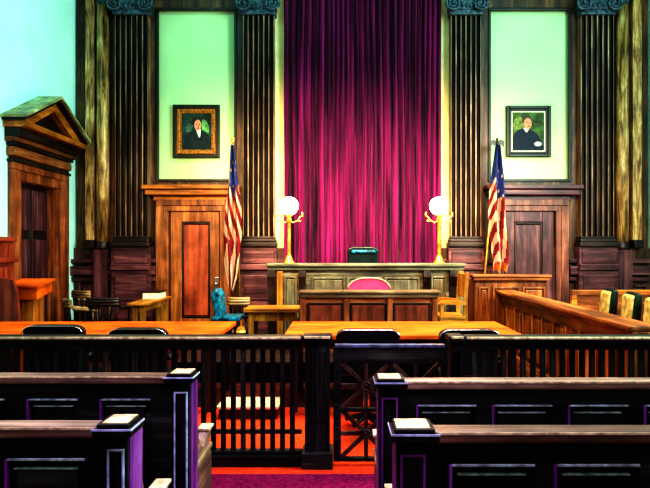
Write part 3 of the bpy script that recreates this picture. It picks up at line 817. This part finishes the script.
# ------------------------------------------------------------------ left side furniture
r = thing('mahogany_cabinet', 'tall reddish mahogany cabinet cut by the left edge, beside the pedimented door', 'cabinet', (-4.35, 7.3, 0))
B(-4.58, -4.16, 6.9, 7.66, 0, 1.70, .012).build('carcass', W('mahog'), r)
m = MB(); m.box(-4.6+.015, -4.12, 6.86, 7.70, 1.44, 1.50, .015); m.box(-4.6+.015, -4.13, 6.87, 7.69, 1.70, 1.76, .02); m.build('cornice', W('mahog', 'y'), r)
B(-4.18, -4.14, 6.98, 7.58, .2, 1.38, .015).build('door', W('mahog'), r)
r = thing('lectern', 'orange wooden slant-top lectern on a pedestal in front of the left wall door', 'lectern', (-3.9, 7.55, 0))
m = MB(); m.prism([(7.38, .985), (7.38, 1.14), (7.78, 1.20), (7.78, 1.06)], 'x', -4.10, -3.73); m.build('reading_box', W('table', 'x'), r)
m = MB(); m.prism([(7.35, 1.135), (7.35, 1.16), (7.80, 1.225), (7.80, 1.20)], 'x', -4.13, -3.70); m.build('slant_top', W('table', 'x'), r)
B(-4.0, -3.80, 7.45, 7.70, .04, 1.03, .01).build('pedestal', W('orange'), r)
B(-4.12, -3.70, 7.36, 7.79, 0, .05, .01).build('foot', W('orange', 'x'), r)
r = thing('high_back_chair', 'dark red mahogany high-backed chair cut by the left edge behind the table', 'chair', (-4.0, 7.15, 0))
m = MB(); m.prism([(-4.10, .46), (-3.775, .46), (-3.83, 1.10), (-3.88, 1.24), (-4.05, 1.27), (-4.10, 1.25)], 'y', 7.10, 7.15); m.build('backrest', W('mahog'), r)
B(-4.10, -3.77, 7.0, 7.13, .40, .47, .01).build('seat', W('mahog', 'x'), r)
for lx in (-4.09, -3.82):
    for ly in (7.01, 7.08): B(lx, lx+.045, ly, ly+.045, 0, .41, .006).build('leg', W('mahog'), r)

# ------------------------------------------------------------------ bar railing
YR = 4.48
def railing(label, x0, x1, vis0, vis1, post_side):
    r = thing('bar_railing', label, 'railing', ((x0+x1)/2, YR, 0), 'sections of the dark bar railing')
    m = MB(); m.box(x0, x1, YR-.07, YR+.09, .925, .965, .012); m.build('cap_rail', W('rail', 'x'), r)
    m = MB(); m.box(x0, x1, YR-.075, YR-.06, .948, .966, .004); m.build('edge_highlight', M['ivoryedge'], r)  # thin cream strip painted as the highlight along the cap rail
    B(x0, x1, YR-.035, YR+.045, .865, .926, .008).build('upper_rail', W('rail', 'x'), r)
    B(x0, x1, YR-.015, YR+.025, .235, .265, .004).build('stringer', W('rail', 'x'), r)
    m = MB(); m.box(x0, x1, YR-.05, YR+.06, 0, .085, .008); m.box(x0, x1, YR-.03, YR+.04, .085, .115, .008); m.build('bottom_rail', W('rail', 'x'), r)
    p = .0735; k = 0; first = None
    xx = x1-.07 if post_side > 0 else x0+.07
    while (xx > max(x0, vis0) if post_side > 0 else xx < min(x1, vis1)):
        o = B(-.018, .018, -.015, .020, .11, .87, .004).build('baluster', W('rail'), None) if first is None else first.copy()
        if first is None: first = o
        else: COL.objects.link(o)
        o.parent = r; o.location = (xx-(x0+x1)/2, 0, 0)
        xx -= p*post_side
    return r
gx0, gx1 = X(331, YR)+.018, X(446, YR)
pl0 = X(304, YR); pr1 = gx1+.02
railing('dark baluster bar railing left of the lattice gate', -4.55, pl0-.017, -3.3, 0, 1)
railing('dark baluster bar railing right of the lattice gate', gx1+.138, 5.3, 0, 3.1, -1)
def newel(label, x0, x1):
    r = thing('newel_post', label, 'post', ((x0+x1)/2, YR, 0), 'dark posts flanking the lattice gate')
    B(x0+.01, x1-.01, YR-.06, YR+.10, .0, .925, .006).build('shaft', W('rail'), r)
    n = 5; w = (x1-x0-.04)/n
    for k in range(n):
        B(x0+.02+k*w+.006, x0+.02+(k+1)*w-.006, YR-.075, YR-.055, .34, .86, .006).build('reed', W('rail'), r)
    B(x0-.015, x1+.015, YR-.10, YR+.12, 0, .12, .01).build('plinth', W('rail', 'x'), r)
    B(x0-.01, x1+.01, YR-.09, YR+.11, .922, .972, .012).build('cap', W('rail', 'x'), r)
    B(x0+.005, x1-.005, YR-.10, YR-.085, .955, .973, .004).build('edge_highlight', M['ivoryedge'], r)  # cream strip drawn as the highlight on the post cap
newel('dark reeded newel post at the left side of the lattice gate', pl0, X(331, YR))
newel('dark reeded newel post at the right side of the lattice gate', gx1+.018, gx1+.118)
# gate
r = thing('lattice_gate', 'dark wooden swing gate with star lattice between the two newel posts', 'gate', ((gx0+gx1)/2, YR, 0))
m = MB()
gz0, gz1 = .03, Z(347, YR)
m.box(gx0, X(341, YR), YR-.02, YR+.025, gz0, gz1, .006); m.box(X(441, YR), gx1-.005, YR-.02, YR+.025, gz0, gz1, .006)
m.box(X(341, YR), X(441, YR), YR-.02, YR+.025, Z(362, YR), gz1, .006); m.box(X(341, YR), X(441, YR), YR-.02, YR+.025, gz0, Z(457, YR), .006)
m.build('frame', W('rail', 'x'), r)
B(gx0+.01, gx1-.01, YR-.03, YR+.035, gz1-.004, gz1+.022, .008).build('top_edge', plain('blue_black_edge', (.09,.10,.17), .4, .5, 20), r)
def lat(p0, p1, w=.0145):
    (ax, az), (bx_, bz) = p0, p1
    d = Vector((bx_-ax, 0, bz-az)).normalized(); nn = Vector((-d.z, 0, d.x))*w
    q = [(ax+nn.x, az+nn.z), (bx_+nn.x, bz+nn.z), (bx_-nn.x, bz-nn.z), (ax-nn.x, az-nn.z)]
    return MB().prism(q, 'y', YR-.012+random.uniform(-.002, .002), YR+.014)
cxs = [X(341, YR), X(391, YR), X(441, YR)]; czs = [Z(362, YR), Z(409.5, YR), Z(457, YR)]
B(cxs[1]-.016, cxs[1]+.016, YR-.016, YR+.02, czs[2], czs[0], .004).build('mullion', W('rail'), r)
B(cxs[0], cxs[2], YR-.017, YR+.021, czs[1]-.014, czs[1]+.014, .004).build('crossbar', W('rail', 'x'), r)
for i in range(2):
    for j in range(2):
        xa, xb, za, zb = cxs[i], cxs[i+1], czs[j+1], czs[j]
        xm, zm = (xa+xb)/2, (za+zb)/2
        for p0, p1 in (((xa, za), (xb, zb)), ((xa, zb), (xb, za)), ((xm, za), (xm, zb)), ((xa, zm), (xb, zm))):
            if p0[1] == p1[1] and j == 1: pass
            lat(p0, p1).build('lattice_bar', W('lattice'), r)
        t = MB(); t.tube([(xm+.03*math.cos(a*PI/8), YR-.014, zm+.03*math.sin(a*PI/8)) for a in range(17)], .010, 6)
        t.ball((xm, YR-.012, zm), (.022, .012, .022), seg=10); t.build('boss', W('lattice'), r)

# ------------------------------------------------------------------ pews
def pew(label, x0, d, y, ztop, length, pw, n_panels, first, wd, far):
    # x0: aisle-side face; d=+1 extends right, -1 extends left; y: back face; pew faces away from us
    s = ztop/.965
    r = thing('pew', label, 'pew', (x0, y, 0), 'dark panelled pews')
    def bx(a, b, *rest, **k): return B(x0+d*a, x0+d*b, *rest, **k)
    # back
    bx(pw, length, y+.035, y+.065, .08, ztop-.035).build('back_board', W('ink', 'x'), r)
    bx(pw-.01, length, y-.01, y+.085, ztop-.045, ztop, .012).build('top_rail', W('prail', 'x'), r)
    bx(pw-.005, length, y-.012, y-.006, ztop-.012, ztop-.004).build('edge_highlight', M['ivoryedge'], r)  # cream line imitating the highlight on the pew's top edge
    m = MB()
    zp = ztop-.125; per = .378
    m.box(x0+d*pw, x0+d*length, y+.01, y+.04, zp, ztop-.04, .004)
    m.box(x0+d*pw, x0+d*length, y+.01, y+.04, .05, .22, .004)
    a = pw
    for k in range(n_panels+1):
        b = first + k*per
        m.box(x0+d*a, x0+d*b, y+.01, y+.04, .22, zp, .003)
        a = b + wd
    m.build('back_frame', W('ink', 'x'), r)
    for k in range(n_panels):
        a = first + k*per; b = a+wd
        lo, hi = sorted((x0+d*a, x0+d*b))
        q = MB(); q.box(lo+.035, hi-.035, y+.018, y+.04, .26, zp-.04, .012); pnl = q.build('panel', W('ink', 'x'), r)
        v = MB(); v.box(lo, lo+.011, y+.002, y+.03, .22, zp, .003); v.build('moulding', M['violet'], pnl)  # violet strip painted as a highlight on the panel's left edge
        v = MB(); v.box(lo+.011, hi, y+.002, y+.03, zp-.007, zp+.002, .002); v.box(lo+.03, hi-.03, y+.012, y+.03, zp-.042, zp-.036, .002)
        v.build('moulding', M['tealedge'], pnl)  # teal strips painted as highlights along the panel top
    # end post
    bx(0, pw, y, y+.16, 0, ztop-.03, .006).build('end_post', W('ink'), r)
    e = MB(); lo, hi = sorted((x0, x0+d*pw))
    e.frame(lo+.012, hi-.012, .12, ztop-.085, .009, y-.008, y+.01, .003); e.build('post_moulding', M['blueglint'] if d < 0 else M['violet'], r)  # moulding in highlight colours, so its bright line is painted
    bx(-.004, .004, y+.012, y+.155, .03, ztop-.04, .002).build('post_side', M['violet'], r)  # violet light on the aisle side, put into the colour
    e = MB(); e.box(x0-d*.022, x0+d*(pw+.035), y-.03, y+.120, ztop-.036, ztop-.004, .008); e.box(x0-d*.010, x0+d*(pw+.02), y-.024, y+.112, ztop-.004, ztop+.012, .006)
    cp = e.build('post_cap', W('rail', 'x'), r)
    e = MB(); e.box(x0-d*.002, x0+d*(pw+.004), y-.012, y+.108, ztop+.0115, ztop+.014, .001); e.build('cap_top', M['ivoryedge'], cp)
    e = MB(); e.box(x0-d*.024, x0+d*(pw+.037), y-.032, y-.028, ztop-.012, ztop-.004, .001); e.box(x0-d*.024, x0-d*.0205, y-.03, y+.120, ztop-.012, ztop-.004, .001); e.build('cap_edge', M['blueglint'], cp)  # blue strips painted as highlights along the cap edges
    # bench end with scroll arm, and seat
    prof = [(y+.155, .02), (y+.56, .02), (y+.56, .38), (y+.50, .42), (y+.155, .42)]
    MB().prism(prof, 'x', x0+d*.008, x0+d*.055).build('bench_end', W('prail', 'y'), r)
    ar = [(y+.155, .84), (y+.20, .68), (y+.24, .56), (y+.31, .49), (y+.38, .475), (y+.42, .50), (y+.46, .535), (y+.53, .545), (y+.56, .525), (y+.55, .49), (y+.50, .46), (y+.40, .43), (y+.155, .42)]
    MB().prism(ar, 'x', x0+d*.010, x0+d*.060).build('scroll_arm', W('prail', 'y'), r)
    B(x0-d*.005, x0+d*.07, y+.45, y+.565, .535, .552, .006).build('arm_pad', M['ivoryedge'], r)
    B(x0+d*.0, x0+d*length, y+.10, y+.55, .415, .445, .008).build('seat', wood('wood_seat', (.12,.06,.03), (.36,.24,.12), (.70,.55,.34), 'y'), r)
    bx(length-.06, length, y+.02, y+.55, 0, .42, .005).build('far_end', W('ink'), r)
    return r
pew('dark panelled pew on the left, second row from us, behind the railing', -.775, -1, 3.10, .962, 3.6, .095, 9, .205, .265, True)
pew('dark panelled pew on the left, nearest row to us', -.785, -1, 2.22, .962, 3.6, .088, 9, .16, .30, False)
pew('dark panelled pew on the right, second row from us, behind the railing', .194, 1, 2.98, .962, 4.4, .105, 11, .185, .30, True)
pew('dark panelled pew on the right, nearest row to us', .205, 1, 2.16, .962, 4.4, .115, 11, .19, .31, False)

# ------------------------------------------------------------------ light
def area(name, loc, target, size, energy, color, size_y=None, spread=PI):
    l = bpy.data.lights.new(name, 'AREA'); l.energy = energy; l.color = color; l.size = size
    l.spread = spread
    if size_y: l.shape = 'RECTANGLE'; l.size_y = size_y
    o = bpy.data.objects.new(name, l); COL.objects.link(o); o.location = loc
    o.rotation_euler = (Vector(target)-Vector(loc)).to_track_quat('-Z', 'Y').to_euler()
    return o
area('ceiling_light', (.4, 7.0, 6.5), (.4, 7.1, 0), 4.0, 330, (1.0, .82, .60), 2.0, 1.9)
area('cool_light', (.4, 7.2, 6.6), (.4, 10.5, 4.6), 8.0, 80, (.28, 1.0, .88), .6)
area('warm_low_light', (.4, 5.6, 3.6), (.4, 10.5, 1.9), 6.0, 130, (1.0, .76, .44), .6, 1.15)
area('right_side_light', (5.0, 4.0, 4.0), (-4.6, 8.8, 4.0), 2.5, 640, (.66, 1.0, .96), 3.0)  # added side light to brighten the left wall; no window stands here
area('violet_fill', (-.3, 1.4, 5.0), (-.3, 3.2, .2), 1.2, 40, (.75, .45, 1.0), None, 1.4)  # added violet light above the aisle to tint the pew ends; no window
area('rear_fill', (.3, -1.0, 4.2), (0, 3.2, .7), 3.0, 34, (1.0, .90, .80), 1.0)  # unseen warm fill added behind the camera to lift the pew backs
w = bpy.data.worlds.new('world'); SC.world = w; w.use_nodes = True
w.node_tree.nodes['Background'].inputs[0].default_value = (.55, .62, .72, 1)
w.node_tree.nodes['Background'].inputs[1].default_value = .14

# ------------------------------------------------------------------ camera
cd = bpy.data.cameras.new('camera'); co = bpy.data.objects.new('camera', cd); COL.objects.link(co)
co.location = (0, 0, H); co.rotation_euler = (PI/2, 0, 0)
cd.sensor_fit = 'HORIZONTAL'; cd.sensor_width = 36.0; cd.lens = F/650*36
cd.shift_x = -15/650; cd.shift_y = 4/650
cd.clip_start = .05
SC.camera = co
SC.view_settings.view_transform = 'Standard'
SC.view_settings.look = 'Very High Contrast'
SC.view_settings.exposure = 0.0
